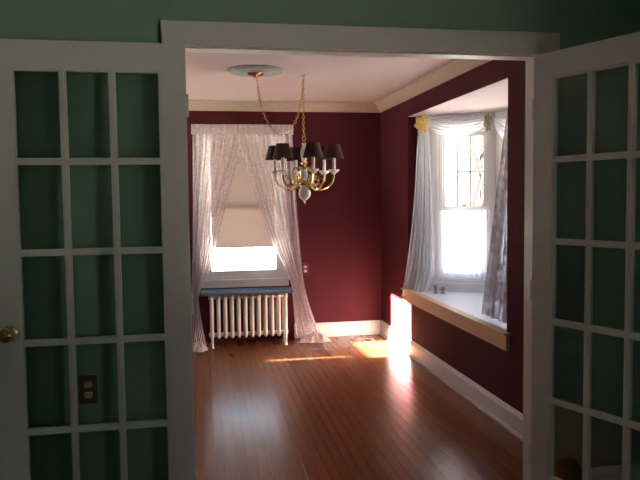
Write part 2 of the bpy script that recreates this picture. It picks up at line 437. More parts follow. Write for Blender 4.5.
# ------------------------------------------------------------------ french doors
DW, DH, DT = .748, 2.036, .036
ST, ZT, ZBR = .098, 1.930, .168
MU = .026
def make_door(name, label):
    """local: hinge edge at x=0, door goes to +x, visible face at y=0, thickness to +y, bottom at z=.01"""
    r = thing(name, label, 'french door', kind='structure')
    z0 = .012
    bm = bmesh.new()
    box(bm, 0, 0, z0, ST, DT, DH); box(bm, DW - ST, 0, z0, DW, DT, DH)
    box(bm, ST, 0, ZT, DW - ST, DT, DH); box(bm, ST, 0, z0, DW - ST, DT, ZBR)
    link('door_frame', bm, 'white', r)
    cols = [ST + (DW - 2 * ST) * k / 3 for k in (1, 2)]
    rows = [ZBR + (ZT - ZBR) * k / 5 for k in range(1, 5)]
    bm = bmesh.new()
    for x in cols:   # moulded glazing bars: a wide flat fillet and a narrow raised nose on both faces
        box(bm, x - MU / 2, .008, ZBR, x + MU / 2, DT - .008, ZT)
        box(bm, x - MU / 4, .002, ZBR, x + MU / 4, DT - .002, ZT)
    for z in rows:
        box(bm, ST, .0083, z - MU / 2, DW - ST, DT - .0083, z + MU / 2)
        box(bm, ST, .0023, z - MU / 4, DW - ST, DT - .0023, z + MU / 4)
    # beads round the glazed field
    for a, b in ((ST, ST + .009), (DW - ST - .009, DW - ST)): box(bm, a, .006, ZBR, b, DT - .006, ZT)
    for a, b in ((ZBR, ZBR + .009), (ZT - .009, ZT)): box(bm, ST, .0063, a, DW - ST, DT - .0063, b)
    link('glazing_bars', bm, 'white', r)
    xe = [ST + .009, cols[0] - MU / 2, cols[0] + MU / 2, cols[1] - MU / 2, cols[1] + MU / 2, DW - ST - .009]
    ze = [ZBR + .009] + sum([[z - MU / 2, z + MU / 2] for z in rows], []) + [ZT - .009]
    for i in range(3):
        for j in range(5):
            bm = bmesh.new()
            ya = DT / 2
            vs = [bm.verts.new(p) for p in ((xe[2*i], ya, ze[2*j]), (xe[2*i+1], ya, ze[2*j]), (xe[2*i+1], ya, ze[2*j+1]), (xe[2*i], ya, ze[2*j+1]))]
            bm.faces.new(vs)
            link('glass_pane', bm, 'doorglass', r)
    # knob sets on both faces
    kz, kx = .918, DW - .058
    for s, y in ((-1, 0), (1, DT)):
        bm = bmesh.new()
        lathe(bm, [(0, 0), (.031, 0), (.031, .003), (.026, .007), (.012, .009), (.0095, .012), (.0095, .030), (.016, .034), (.025, .041), (.0285, .05), (.0275, .058), (.021, .066), (.01, .070), (0, .071)], seg=24)
        mt = Matrix.Translation((kx, y + s * .0005, kz)) @ Matrix.Rotation(PI / 2 if s < 0 else -PI / 2, 4, 'X')
        # shrink the inner knob so it fits between door and wall
        if s > 0: bmesh.ops.transform(bm, matrix=Matrix.Scale(.5, 4, (0, 0, 1)), verts=bm.verts)
        bmesh.ops.transform(bm, matrix=mt, verts=bm.verts)
        kn = link('door_knob', bm, 'brass', r, smooth=True); kn['label'] = 'round brass door knob'
    for z in (.25, 1.0, 1.8):
        bm = bmesh.new(); tube(bm, [(-.004, DT + .002, z - .045), (-.004, DT + .002, z + .045)], .0055, 10)
        link('hinge', bm, 'white', r, smooth=True)
    return r
dl = make_door('door_1', 'left glazed french door folded back flat against the green wall')
dl.location = (XO0 + .010, YD0 - .095, 0); dl.scale = (-1, 1, 1)
dr = make_door('door_2', 'right glazed french door standing half open towards the near room')
RD = math.radians(-68.3)
dr.location = (XO1 + .002, YD0 - .028, 0); dr.rotation_euler = (0, 0, RD); dr.scale = (1, -1, 1)

# ------------------------------------------------------------------ sash windows
def make_window(name, label, w, z0, z1, zm, loc, rotz, depth=.10, cols=3, cas=.075, stool=.035, cas_bottom=False, cas_top=.09, twoup=2):
    """local: x along wall from 0..w, y=0 inner wall face, +y outdoors"""
    r = thing(name, label, 'window', loc, rotz, kind='structure')
    bm = boxes((-cas, -.018, z0, -.001, -.0008, z1), (w + .001, -.018, z0, w + cas, -.0008, z1), (-cas - .006, -.022, z1, w + cas + .006, -.0008, z1 + cas_top))
    link('casing', bm, 'trim', r)
    f = .022
    bm = boxes((0, 0, z0 + .001, f, depth, z1 - f), (w - f, 0, z0 + .001, w, depth, z1 - f), (0, 0, z1 - f, w, depth, z1), (0, .02, z0 + .001, w, depth + .03, z0 + .02))
    for a, b in ((f, f + .012), (w - f - .012, w - f)):   # parting stops
        box(bm, a, .006, z0 + .02, b, .018, z1 - f)
    link('window_frame', bm, 'trim', r)
    bm = bmesh.new(); box(bm, -cas - .012, -.022 - stool, z0 - .022, w + cas + .012, .02, z0, bev=.003)
    box(bm, -cas, -.016, z0 - .08, w + cas, -.0008, z0 - .022)
    link('stool', bm, 'trim', r)
    def sash(nm, ya, yb, a, b, top, bot, muntins):
        s = .030
        x0, x1 = f + .001, w - f - .001
        bm = boxes((x0, ya, a, x0 + s, yb, b), (x1 - s, ya, a, x1, yb, b), (x0 + s, ya, a, x1 - s, yb, a + bot), (x0 + s, ya, b - top, x1 - s, yb, b))
        if muntins:
            for k in range(1, muntins):
                x = x0 + s + (x1 - x0 - 2 * s) * k / muntins
                box(bm, x - .007, ya + .004, a + bot, x + .007, yb - .004, b - top)
            zz = (a + bot + b - top) / 2
            box(bm, x0 + s, ya + .0045, zz - .007, x1 - s, yb - .0045, zz + .007)
        o = link(nm, bm, 'trim', r)
        bm = bmesh.new(); y = (ya + yb) / 2
        bm.faces.new([bm.verts.new(p) for p in ((x0 + s, y, a + bot), (x1 - s, y, a + bot), (x1 - s, y, b - top), (x0 + s, y, b - top))])
        link('glass', bm, 'glass', o)
        return o
    sash('upper_sash', .055, .083, zm - .02, z1 - f, .04, .035, cols)
    lo = sash('lower_sash', .022, .05, z0 + .022, zm + .018, .035, .06, 0)
    bm = bmesh.new(); box(bm, w / 2 - .022, .026, zm + .018, w / 2 + .022, .046, zm + .026); tube(bm, [(w / 2, .03, zm + .03), (w / 2 + .03, .02, zm + .03)], .004, 8)
    link('sash_lock', bm, 'oldbrass', lo)
    return r
A1 = math.atan2(P2[1] - P1[1], P2[0] - P1[0])
d1 = Vector((math.cos(A1), math.sin(A1)))
n1 = Vector((math.sin(A1), -math.cos(A1)))    # into the bay
make_window('window_1', 'white sash window with a six-pane upper sash in the bay', H1[1] - H1[0], .66, 2.0, 1.315,
            (P1[0] + d1.x * H1[0], P1[1] + d1.y * H1[0], 0), A1, cas=.05, stool=.01)
make_window('window_2', 'white sash window in the outer wall of the bay, mostly out of view', L2 - .44, .66, 2.0, 1.315, (P2[0], P2[1] - .22, 0), -PI / 2, cas=.09, stool=.01)
A3 = math.atan2(P4[1] - P3[1], P4[0] - P3[0])
u3 = L1 - .585
make_window('window_3', 'white sash window in the near side of the bay, hidden by the opening', .435, .66, 2.0, 1.315,
            (P3[0] + math.cos(A3) * u3, P3[1] + math.sin(A3) * u3, 0), A3, cas=.05, stool=.01)
make_window('window_4', 'white sash window above the radiator, its shade drawn most of the way', WBX1 - WBX0, WBZ0, WBZ1, 1.32, (WBX0, YB, 0), 0, depth=.14, cols=3, cas=.07, stool=.005)
make_window('window_5', 'unseen window added in the left dining wall to let in the sunbeam', SW1 - SW0, SWZ0, SWZ1, 1.10, (XL, SW0, 0), PI / 2, depth=.14, cas=.08, cols=0)  # unseen source, added and sized for the sun patch on the right wall
make_window('window_6', 'unseen window added in the side wall of the near room to light it', LW1 - LW0, LWZ0, LWZ1, 1.22, (LX1, LW1, 0), -PI / 2, depth=.14, cas=.09, cols=0)  # unseen source, added to light the left door from the right

# unseen cafe panels added to shape the sun patch; their slit makes the floor streak
bm = bmesh.new(); curtain(bm, [(0, (XL + .07, SW0 - .02, 1.05), (XL + .07, SW0 + .125, 1.05)), (1, (XL + .07, SW0 - .02, SWZ0 + .03), (XL + .07, SW0 + .125, SWZ0 + .03))], 20, 10, 2, .010, (1, 0), 33)
curtain(bm, [(0, (XL + .07, SW0 + .142, 1.05), (XL + .07, SW1 + .02, 1.05)), (1, (XL + .07, SW0 + .142, SWZ0 + .03), (XL + .07, SW1 + .02, SWZ0 + .03))], 40, 10, 7, .010, (1, 0), 3)
M['linen'] = pbr('linen', (.7, .66, .6), .9)
o = link('cafe_curtain', bm, 'linen', smooth=True); tag(o, 'unseen linen curtain added over the lower left dining window to shape the sun patch', 'curtain')
bm = bmesh.new(); tube(bm, [(XL + .07, SW0 - .08, 1.06), (XL + .07, SW1 + .08, 1.06)], .006, 8)
for y in (SW0 - .07, SW1 + .07): tube(bm, [(XL + .02, y, 1.06), (XL + .07, y, 1.06)], .005, 8)
link('curtain_rod', bm, 'brass', o, smooth=True)

# roller shade in the back window
r = thing('roller_shade', 'beige roller shade drawn over the upper part of the radiator window', 'window shade', (0, 0, 0))
bm = bmesh.new(); box(bm, WBX0 + .058, YB - .004, .945, WBX1 - .058, YB - .002, 2.0); link('shade_cloth', bm, 'blindm', r)
bm = bmesh.new(); box(bm, WBX0 + .058, YB - .008, .933, WBX1 - .058, YB + .000, .950, bev=.002); link('hem_bar', bm, 'blindm', r)
bm = bmesh.new(); tube(bm, [(WBX0 + .024, YB - .006, 2.01), (WBX1 - .024, YB - .006, 2.01)], .013, 12); link('roller', bm, 'trim', r, smooth=True)

# ------------------------------------------------------------------ radiator
r = thing('radiator', 'old cream cast iron column radiator under the back window', 'radiator', (.445, 6.55, 0))
NS = 12; x0, x1 = -.352, .352
for k in range(NS):
    x = lerp(x0, x1, k / (NS - 1)); bm = bmesh.new()
    zb = .10
    for y in (-.075, 0, .075):
        tube(bm, [(x, y, zb), (x, y, .13), (x, y, .46), (x, y, .49)], [.011, .0172, .0172, .012], 12)
    for z in (.115, .475):       # hubs joining the columns of one section
        pts = [(x, -.088, z), (x, -.06, z + (.012 if z > .3 else -.012)), (x, 0, z + (.014 if z > .3 else -.014)), (x, .06, z + (.012 if z > .3 else -.012)), (x, .088, z)]
        tube(bm, pts, [.011, .017, .019, .017, .011], 10)
        tube(bm, [(x - .031, 0, z), (x + .031, 0, z)], .020, 12)
    if k in (0, NS - 1):
        for y in (-.075, .075): tube(bm, [(x, y, zb + .01), (x, y, .03), (x, y, .001)], [.015, .011, .017], 10)
    link('radiator_section', bm, 'radiator', r, smooth=True)
bm = bmesh.new(); box(bm, 0, 0, 0, .875, .225, .034, bev=.004)
o = link('radiator_shelf', bm, 'slab', None, loc=(-.008, 6.437, .507)); tag(o, 'blue-grey shelf board lying on top of the radiator', 'shelf')
# ------------------------------------------------------------------ curtains of the back window
Yc = 6.715
ct = thing('curtain', 'left pink-white lace curtain of the radiator window, swept to the left', 'curtain', group=None)
bm = bmesh.new()
zt = 2.085
def P(x, z, y=Yc): return (x, y, z)
curtain(bm, [(0, P(-.055, zt), P(.50, zt)), (.15, P(-.06, 1.85), P(.43, 1.85)), (.40, P(-.065, 1.40), P(.27, 1.40)), (.62, P(-.075, .98), P(.155, .98)),
             (.75, P(-.09, .66), P(.08, .66)), (.79, P(-.095, .56, 6.66), P(-.03, .56, 6.66)), (.86, P(-.11, .42, 6.56), P(-.028, .42, 6.52)), (.93, P(-.13, .2, 6.5), P(.005, .2, 6.46)), (1, P(-.14, .012, 6.46), P(.045, .012, 6.42))], 90, 60, 9, .012, (0, -1), 1)
link('curtain_panel', bm, 'lace', ct, smooth=True)
bm = bmesh.new(); box(bm, -.05, 6.675, .70, .13, 6.69, .72)
bm.free()
ct2 = thing('curtain', 'right pink-white lace curtain of the radiator window, puddled on the floor', 'curtain')
bm = bmesh.new()
Y2 = Yc - .028
curtain(bm, [(0, P(.36, zt, Y2), P(.915, zt, Y2)), (.15, P(.42, 1.85, Y2), P(.925, 1.85, Y2)), (.40, P(.55, 1.40, Y2), P(.95, 1.40, Y2)), (.62, P(.69, .98, Y2), P(.975, .98, Y2)),
             (.78, P(.87, .64, Y2), P(1.0, .64, Y2)), (.86, P(.895, .45, 6.66), P(1.03, .45, 6.66)), (.95, P(.90, .15, 6.60), P(1.12, .15, 6.62)), (1, P(.91, .02, 6.57), P(1.18, .02, 6.58))], 90, 60, 9, .012, (0, -1), 2)
link('curtain_panel', bm, 'lace', ct2, smooth=True)
# puddle of cloth on the floor
def puddle(cx, cy, rx, ry, h, seed):
    rnd = random.Random(seed); bm = bmesh.new(); n, m_ = 64, 20; g = []
    ph = [rnd.uniform(0, 6.28) for _ in range(6)]
    for j in range(m_ + 1):
        t = j / m_; row = []
        for i in range(n):
            a = 2 * PI * i / n
            k = 1 + .16 * math.sin(3 * a + ph[0]) + .12 * math.sin(8 * a + ph[1]) + .06 * math.sin(15 * a + ph[4])
            f = .5 + .5 * math.sin(9 * a + ph[2] + 7 * t + 1.5 * math.sin(2 * a + ph[5]))
            z = .004 + h * ((1 - t ** 3) * (.45 + .75 * f) + .22 * (1 - t) * math.sin(14 * t + ph[3] + 2 * a))
            row.append(bm.verts.new((cx + rx * t * k * math.cos(a), cy + ry * t * k * math.sin(a), max(.003, z))))
        g.append(row)
    for j in range(m_):
        for i in range(n):
            bm.faces.new((g[j][i], g[j][(i + 1) % n], g[j + 1][(i + 1) % n], g[j + 1][i]))
    bmesh.ops.remove_doubles(bm, verts=bm.verts, dist=1e-5)
    return bm
link('puddled_hem', puddle(1.09, 6.56, .15, .085, .075, 5), 'hem', ct2, smooth=True)
link('puddled_hem', puddle(-.045, 6.42, .10, .08, .06, 6), 'hem', ct, smooth=True)
# rod with gathered ruffle heading
r = thing('curtain_rod', 'white curtain rod carrying the gathered heading above the radiator window', 'curtain rod')
bm = bmesh.new(); tube(bm, [(-.06, YB - .025, 2.075), (-.06, Y2 - .028, 2.075), (.92, Y2 - .028, 2.075), (.92, YB - .025, 2.075)], .006, 8)
link('rod', bm, 'trim', r, smooth=True)
bm = bmesh.new(); curtain(bm, [(0, P(-.062, 2.135, Y2 - .040), P(.922, 2.135, Y2 - .040)), (1, P(-.062, 2.035, Y2 - .040), P(.922, 2.035, Y2 - .040))], 200, 6, 30, .006, (0, -1), 8)
link('ruffled_heading', bm, 'lace', r, smooth=True)

# ------------------------------------------------------------------ bay curtains
def W1(u, z, off=.035):          # point on the far bay wall
    return (P1[0] + d1.x * u + n1.x * off, P1[1] + d1.y * u + n1.y * off, z)
bl = thing('curtain', 'white voile curtain hanging from the yellow knot and over the bay sill', 'curtain')
bm = bmesh.new()
curtain(bm, [(0, W1(-.015, 2.00, .03), W1(.075, 2.00, .03)), (.15, W1(-.03, 1.82), W1(.09, 1.82)), (.35, (1.885, 5.80, 1.50), W1(.11, 1.50)), (.6, (1.85, 5.80, 1.12), W1(.12, 1.12)),
             (.85, (1.815, 5.86, .74), W1(.13, .74, .06)), (1, (1.783, 5.90, .50), (1.95, 5.66, .588))], 60, 60, 7, .010, (-.6, -.8), 4)
link('curtain_panel', bm, 'voile', bl, smooth=True)
# cafe sheer on the lower sash
cf = thing('cafe_curtain', 'sheer white cafe curtain over the lower sash of the bay window', 'curtain')
bm = bmesh.new(); curtain(bm, [(0, W1(.17, 1.31, .05), W1(.60, 1.31, .05)), (1, W1(.17, .70, .05), W1(.60, .70, .05))], 90, 12, 9, .009, (n1.x, n1.y), 9)
link('curtain_panel', bm, 'cafe', cf, smooth=True)
bm = bmesh.new(); tube(bm, [W1(.16, 1.30, .05), W1(.615, 1.30, .05)], .004, 8); link('curtain_rod', bm, 'trim', cf, smooth=True)
# unseen cafe sheers added on the other two bay windows to cut floor glare
def shade(label, p, ang, w_, z0, z1, lab2):
    if label:
        t_ = thing('roller_shade', label, 'window shade', (p[0], p[1], 0), ang)
        link('shade_cloth', boxes((.026, .006, z0, w_ - .026, .008, z1)), 'blindm', t_)
        link('hem_bar', boxes((.026, .003, z0 - .012, w_ - .026, .011, z0)), 'blindm', t_)
        bm = bmesh.new(); tube(bm, [(.024, .006, z1), (w_ - .024, .006, z1)], .009, 12); link('roller', bm, 'trim', t_, smooth=True)
    t_ = thing('cafe_curtain', lab2, 'curtain', (p[0], p[1], 0), ang)
    bm = bmesh.new(); curtain(bm, [(0, (-.03, -.05, z0 + .02), (w_ + .03, -.05, z0 + .02)), (1, (-.03, -.05, .70), (w_ + .03, -.05, .70))], 90, 12, 12, .009, (0, -1), 14)
    link('curtain_panel', bm, 'cafe', t_, smooth=True)
    bm = bmesh.new(); tube(bm, [(-.05, -.05, z0 + .01), (w_ + .05, -.05, z0 + .01)], .004, 8); link('curtain_rod', bm, 'trim', t_, smooth=True)
shade(None, (P2[0], P2[1] - .22), -PI / 2, L2 - .44, 1.30, 1.96, 'sheer white cafe curtain added on the outer bay window to cut glare')
shade(None, (P3[0] + math.cos(A3) * u3, P3[1] + math.sin(A3) * u3), A3, .435, 1.30, 1.96, 'unseen sheer white cafe curtain added on the near side bay window to cut glare')
# swags
sw = thing('swag', 'white swag draped between the yellow knot and the taupe knot', 'swag')
bm = bmesh.new(); swag(bm, W1(.04, 2.075, .055), W1(.595, 2.075, .055), .02, .10, .045, (n1.x, n1.y), .05)
link('draped_cloth', bm, 'voile', sw, smooth=True)
bm = bmesh.new(); swag(bm, W1(.04, 2.115, .032), W1(.60, 2.115, .032), .0, .05, .03, (n1.x, n1.y), .02, 3)
link('heading', bm, 'voile', sw, smooth=True)
sw2 = thing('swag', 'white swag dropping right from the taupe knot across the outer bay wall', 'swag')
bm = bmesh.new(); swag(bm, (2.46, 5.43, 2.08), (2.46, 4.31, 2.08), .07, .22, .05, (-1, 0), .06)
link('draped_cloth', bm, 'voile', sw2, smooth=True)
def knot(name, p, mat, label, s=1.):
    t_ = thing(name, label, 'curtain knot', p)
    bm = bmesh.new()
    for k in range(13):       # puffed loops of ribbon packed into a rosette
        a = 2 * PI * k / 6.5; q = .024 if k < 7 else .034; rr = q * s
        c = Vector((math.cos(a) * rr, -.012 if k < 7 else -.002, math.sin(a) * rr * 1.15))
        m4 = Matrix.Translation(c) @ Matrix.Rotation(-a + .5, 4, 'Y') @ Matrix.Diagonal((.018 * s, .017 * s, .015 * s, 1))
        bmesh.ops.create_icosphere(bm, subdivisions=2, radius=1, matrix=m4)
    o1 = link('ribbon_loops', bm, mat, t_, smooth=True)
    bm = bmesh.new(); bmesh.ops.create_icosphere(bm, subdivisions=2, radius=1, matrix=Matrix.Translation((0, -.014, 0)) @ Matrix.Diagonal((.018 * s, .014 * s, .022 * s, 1)))
    link('knot_centre', bm, mat, t_, smooth=True)
    return t_
k1 = knot('curtain_knot', W1(.035, 2.045, .125), 'gold', 'puffy yellow ribbon knot at the far end of the swag', 1.45); k1.rotation_euler = (0, 0, A1)
k2 = knot('curtain_knot', W1(.585, 2.035, .115), 'taupe', 'taupe ribbon knot between the two swags', 1.05); k2.rotation_euler = (0, 0, A1); k2.scale = (.7, 1, 1.4)
# near lace panel
nl = thing('curtain', 'floral lace curtain at the near edge of the bay opening, its shade put into a darker colour', 'curtain')
bm = bmesh.new()
curtain(bm, [(0, (1.97, 4.10, 2.06), (1.97, 3.96, 2.06)), (.2, (1.97, 4.21, 1.78), (1.96, 3.96, 1.78)), (.5, (1.94, 4.27, 1.35), (1.95, 3.96, 1.35)), (.75, (1.93, 4.37, .95), (1.93, 3.95, .95)),
             (1, (1.92, 4.47, .592), (1.92, 3.93, .592))], 60, 50, 6, .014, (-1, 0), 12)
link('curtain_panel', bm, 'nearlace', nl, smooth=True)
# little ornaments on the seat
for i, (x, y, h, lab) in enumerate(((2.005, 5.60, .075, 'small grey ornament on the window seat, nearest the voile curtain'), (2.06, 5.575, .055, 'smaller grey ornament on the window seat, under the cafe curtain'))):
    bm = bmesh.new(); lathe(bm, [(0, 0), (.02, 0), (.022, .008), (.010, .02), (.016, h * .55), (.022, h * .8), (.016, h), (.012, h - .004), (0, h * .6)], seg=16)
    o = link('ornament', bm, 'grey', None, smooth=True, loc=(x, y, ZS + .0005)); tag(o, lab, 'ornament', 'ornaments on the window seat')

# ------------------------------------------------------------------ chandelier
CX, CY = .812, 5.27
md = thing('ceiling_medallion', 'round off-white ribbed ceiling medallion beside the chandelier hook', 'ceiling medallion', (.43, 5.10, ZC))
bm = bmesh.new(); lathe(bm, [(.205, -.0005), (.205, -.010), (.195, -.018), (.18, -.014), (.165, -.022), (.14, -.016), (.12, -.018), (.10, -.028), (.08, -.020), (.0, -.020)], seg=48)
link('medallion_disc', bm, 'plaster', md, smooth=True)
ch = thing('chandelier', 'brass six-arm chandelier with maroon shades on a swagged chain', 'chandelier', (CX, CY, 0))
def chain(bm, pts, pitch=.022, ln=.030, wr=.0022):
    # resample then place alternately turned oval links
    pts = [Vector(p) for p in pts]; acc = [0]
    for a, b in zip(pts, pts[1:]): acc.append(acc[-1] + (b - a).length)
    n = int(acc[-1] / pitch)
    def at(s):
        for i in range(len(pts) - 1):
            if s <= acc[i + 1]:
                return pts[i].lerp(pts[i + 1], (s - acc[i]) / max(1e-9, acc[i + 1] - acc[i]))
        return pts[-1]
    for k in range(n):
        p = at((k + .5) * pitch); tdir = (at((k + 1) * pitch) - at(k * pitch)).normalized()
        u = tdir.cross(Vector((.3, .9, .1))).normalized(); v = tdir.cross(u)
        s = u if k % 2 else v
        loop = [p + tdir * (ln / 2 * math.cos(a)) + s * (.0085 * math.sin(a)) for a in [2 * PI * q / 10 for q in range(10)]]
        loop.append(loop[0]); tube(bm, loop, wr, 5, cap=False)
def bez(p0, p1, p2, p3, n=16):
    o = []
    for i in range(n + 1):
        t = i / n; a = (1 - t)
        o.append(Vector(p0) * a ** 3 + Vector(p1) * 3 * a * a * t + Vector(p2) * 3 * a * t * t + Vector(p3) * t ** 3)
    return o
bm = bmesh.new(); lathe(bm, [(0, ZC - .021), (.06, ZC - .021), (.062, ZC - .028), (.05, ZC - .038), (.02, ZC - .048), (.006, ZC - .06), (0, ZC - .06)], .43 - CX, 5.10 - CY, 24)
link('canopy', bm, 'brass', ch, smooth=True)
bm = bmesh.new(); chain(bm, bez((.43 - CX + .01, 5.10 - CY, ZC - .06), (.43 - CX + .06, 5.12 - CY, 1.72), (-.02, -.02, 1.82), (0, 0, ZC - .03), 30)); link('swag_chain', bm, 'brass', ch, smooth=True)
bm = bmesh.new(); chain(bm, [(0, 0, ZC - .03), (0, 0, 1.895)]); link('chain', bm, 'brass', ch, smooth=True)
bm = bmesh.new(); lathe(bm, [(0, ZC - .0005), (.018, ZC - .0005), (.018, ZC - .005), (.005, ZC - .010), (.004, ZC - .025), (0, ZC - .026)], seg=12)
tube(bm, [(0, .0, ZC - .02), (.010, 0, ZC - .026), (.010, 0, ZC - .038), (0, 0, ZC - .044), (-.008, 0, ZC - .036)], .003, 6)
link('ceiling_hook', bm, 'brass', ch, smooth=True)
bm = bmesh.new(); tube(bm, [(.012 * math.cos(a), 0, 1.883 + .016 * math.sin(a)) for a in [2 * PI * q / 14 for q in range(15)]], .003, 6, False)
link('hanging_loop', bm, 'brass', ch, smooth=True); bm = bmesh.new()
lathe(bm, [(0, 1.868), (.008, 1.868), (.014, 1.86), (.010, 1.85), (.022, 1.842), (.024, 1.836), (.012, 1.83), (0, 1.83)])
link('top_cap', bm, 'brass', ch, smooth=True); bm = bmesh.new()
lathe(bm, [(0, 1.70), (.02, 1.70), (.03, 1.692), (.02, 1.684), (.012, 1.68), (.012, 1.66), (.03, 1.65), (.03, 1.64), (0, 1.64)])
link('collar', bm, 'brass', ch, smooth=True); bm = bmesh.new()
lathe(bm, [(0, 1.56), (.02, 1.56), (.042, 1.55), (.046, 1.535), (.042, 1.52), (.02, 1.51), (0, 1.505)])
link('hub', bm, 'brass', ch, smooth=True)
bm = bmesh.new(); lathe(bm, [(0, 1.83), (.014, 1.83), (.018, 1.82), (.027, 1.79), (.03, 1.765), (.024, 1.735), (.016, 1.71), (.018, 1.70), (0, 1.70)])
link('porcelain_vase', bm, 'porcelain', ch, smooth=True); bm = bmesh.new()
lathe(bm, [(0, 1.64), (.022, 1.64), (.032, 1.615), (.03, 1.59), (.018, 1.57), (.02, 1.56), (0, 1.56)])
link('porcelain_column', bm, 'porcelain', ch, smooth=True); bm = bmesh.new()
lathe(bm, [(0, 1.505), (.024, 1.505), (.042, 1.485), (.050, 1.46), (.046, 1.435), (.03, 1.415), (.012, 1.405), (0, 1.405)])
link('porcelain_ball', bm, 'porcelain', ch, smooth=True)
bm = bmesh.new(); lathe(bm, [(0, 1.406), (.012, 1.404), (.014, 1.398), (.006, 1.393), (.008, 1.385), (.005, 1.376), (0, 1.370)]); link('finial', bm, 'brass', ch, smooth=True)
RA = .235
arm0 = None; kids = []
for k in range(6):
    a = math.radians(38 + 60 * k)
    if arm0 is None:
        bm = bmesh.new()
        pts = bez((.035, 0, 1.535), (.09, 0, 1.575), (.085, 0, 1.46), (.15, 0, 1.488), 12) + bez((.15, 0, 1.488), (.215, 0, 1.51), (RA, 0, 1.55), (RA, 0, 1.605), 12)[1:]
        tube(bm, pts, .0072, 8)
        # inner scroll
        sc = []
        for q in range(22):
            th = q / 21 * 2.2 * PI; rr = .034 * (1 - .62 * q / 21)
            sc.append((.125 + rr * math.cos(th - .6 * PI), 0, 1.545 + rr * math.sin(th - .6 * PI)))
        tube(bm, sc, .004, 6)
        tube(bm, bez((.03, 0, 1.64), (.08, 0, 1.70), (.11, 0, 1.62), (.098, 0, 1.56), 12), .005, 6)
        tube(bm, bez((.04, 0, 1.53), (.10, 0, 1.50), (.19, 0, 1.53), (.165, 0, 1.585), 12) + bez((.165, 0, 1.585), (.15, 0, 1.61), (.125, 0, 1.60), (.135, 0, 1.575), 8)[1:], .0045, 6)
        arm0 = link('arm', bm, 'brass', ch, smooth=True); am = arm0
        bm = bmesh.new(); lathe(bm, [(0, 1.600), (.012, 1.600), (.018, 1.612), (.036, 1.622), (.044, 1.634), (.042, 1.637), (.02, 1.628), (0, 1.626)], RA, 0, 20)
        kids.append(link('candle_cup', bm, 'porcelain', am, smooth=True))
        bm = bmesh.new(); lathe(bm, [(0, 1.628), (.0135, 1.628), (.0135, 1.738), (.010, 1.742), (0, 1.742)], RA, 0, 16)
        kids.append(link('candle_sleeve', bm, 'porcelain', am, smooth=True))
        bm = bmesh.new()
        prof = [(.080, 1.722), (.072, 1.745), (.060, 1.785), (.047, 1.832)]
        lathe(bm, prof + [(r_ - .0018, z_) for r_, z_ in prof[::-1]] + [prof[0]], RA, 0, 32)
        for q in range(3):
            b = 2 * PI * q / 3; tube(bm, [(RA, 0, 1.748), (RA + .069 * math.cos(b), .069 * math.sin(b), 1.748)], .0012, 4)
        kids.append(link('lamp_shade', bm, 'shadecloth', am, smooth=True))
        bm = bmesh.new(); lathe(bm, [(0, 1.742), (.010, 1.745), (.014, 1.762), (.010, 1.785), (.003, 1.805), (0, 1.808)], RA, 0, 12)
        kids.append(link('flame_bulb', bm, 'porcelain', am, smooth=True))
    else:
        am = arm0.copy(); C.objects.link(am); am.parent = ch
        for c in kids:
            d = c.copy(); C.objects.link(d); d.parent = am
    am.rotation_euler = (0, 0, a)

# ------------------------------------------------------------------ outlets
def outlet(name, label, x, y, z, plate, face):
    t_ = thing(name, label, 'outlet', (x, y, z))
    bm = bmesh.new(); box(bm, -.036, -.006, -.059, .036, -.0005, .059, bev=.002); link('cover_plate', bm, plate, t_)
    for s in (-1, 1):
        bm = bmesh.new(); zc = s * .021
        pts = [(.0165 * math.cos(a), max(-.012, min(.012, .0165 * math.sin(a)))) for a in [2 * PI * q / 24 for q in range(24)]]
        A = [bm.verts.new((p, -.0085, zc + q)) for p, q in pts]; B = [bm.verts.new((p, -.0055, zc + q)) for p, q in pts]
        bm.faces.new(A); n = len(A)
        for i in range(n): bm.faces.new((A[i], B[i], B[(i + 1) % n], A[(i + 1) % n]))
        rc = link('receptacle', bm, face, t_)
        bm = boxes((-.008, -.0092, zc - .002, -.0055, -.0084, zc + .007), (.0055, -.0092, zc - .002, .008, -.0084, zc + .007)); link('slots', bm, 'slot', rc)
    return t_
outlet('wall_outlet', 'dark brass double outlet seen through a pane of the left door', -.463, YD0, .655, 'oldbrass', 'ivory')
outlet('wall_outlet', 'small double outlet on the maroon wall right of the lace curtain', 1.042, YB, .70, 'plate', 'ivory')

# black rounded bin behind right door
bn = thing('canister', 'small black round-topped canister behind the glass of the right door', 'canister', (1.612, 2.755, 0)); bn.scale = (.45, .45, .72)
bm = bmesh.new(); lathe(bm, [(0, .001), (.10, .001), (.115, .02), (.13, .22), (.13, .235), (0, .235)], seg=32); link('body', bm, 'black', bn, smooth=True)
bm = bmesh.new(); lathe(bm, [(.134, .236), (.134, .25), (.12, .285), (.085, .315), (.04, .33), (0, .333)] , seg=32); link('lid', bm, 'black', bn, smooth=True)

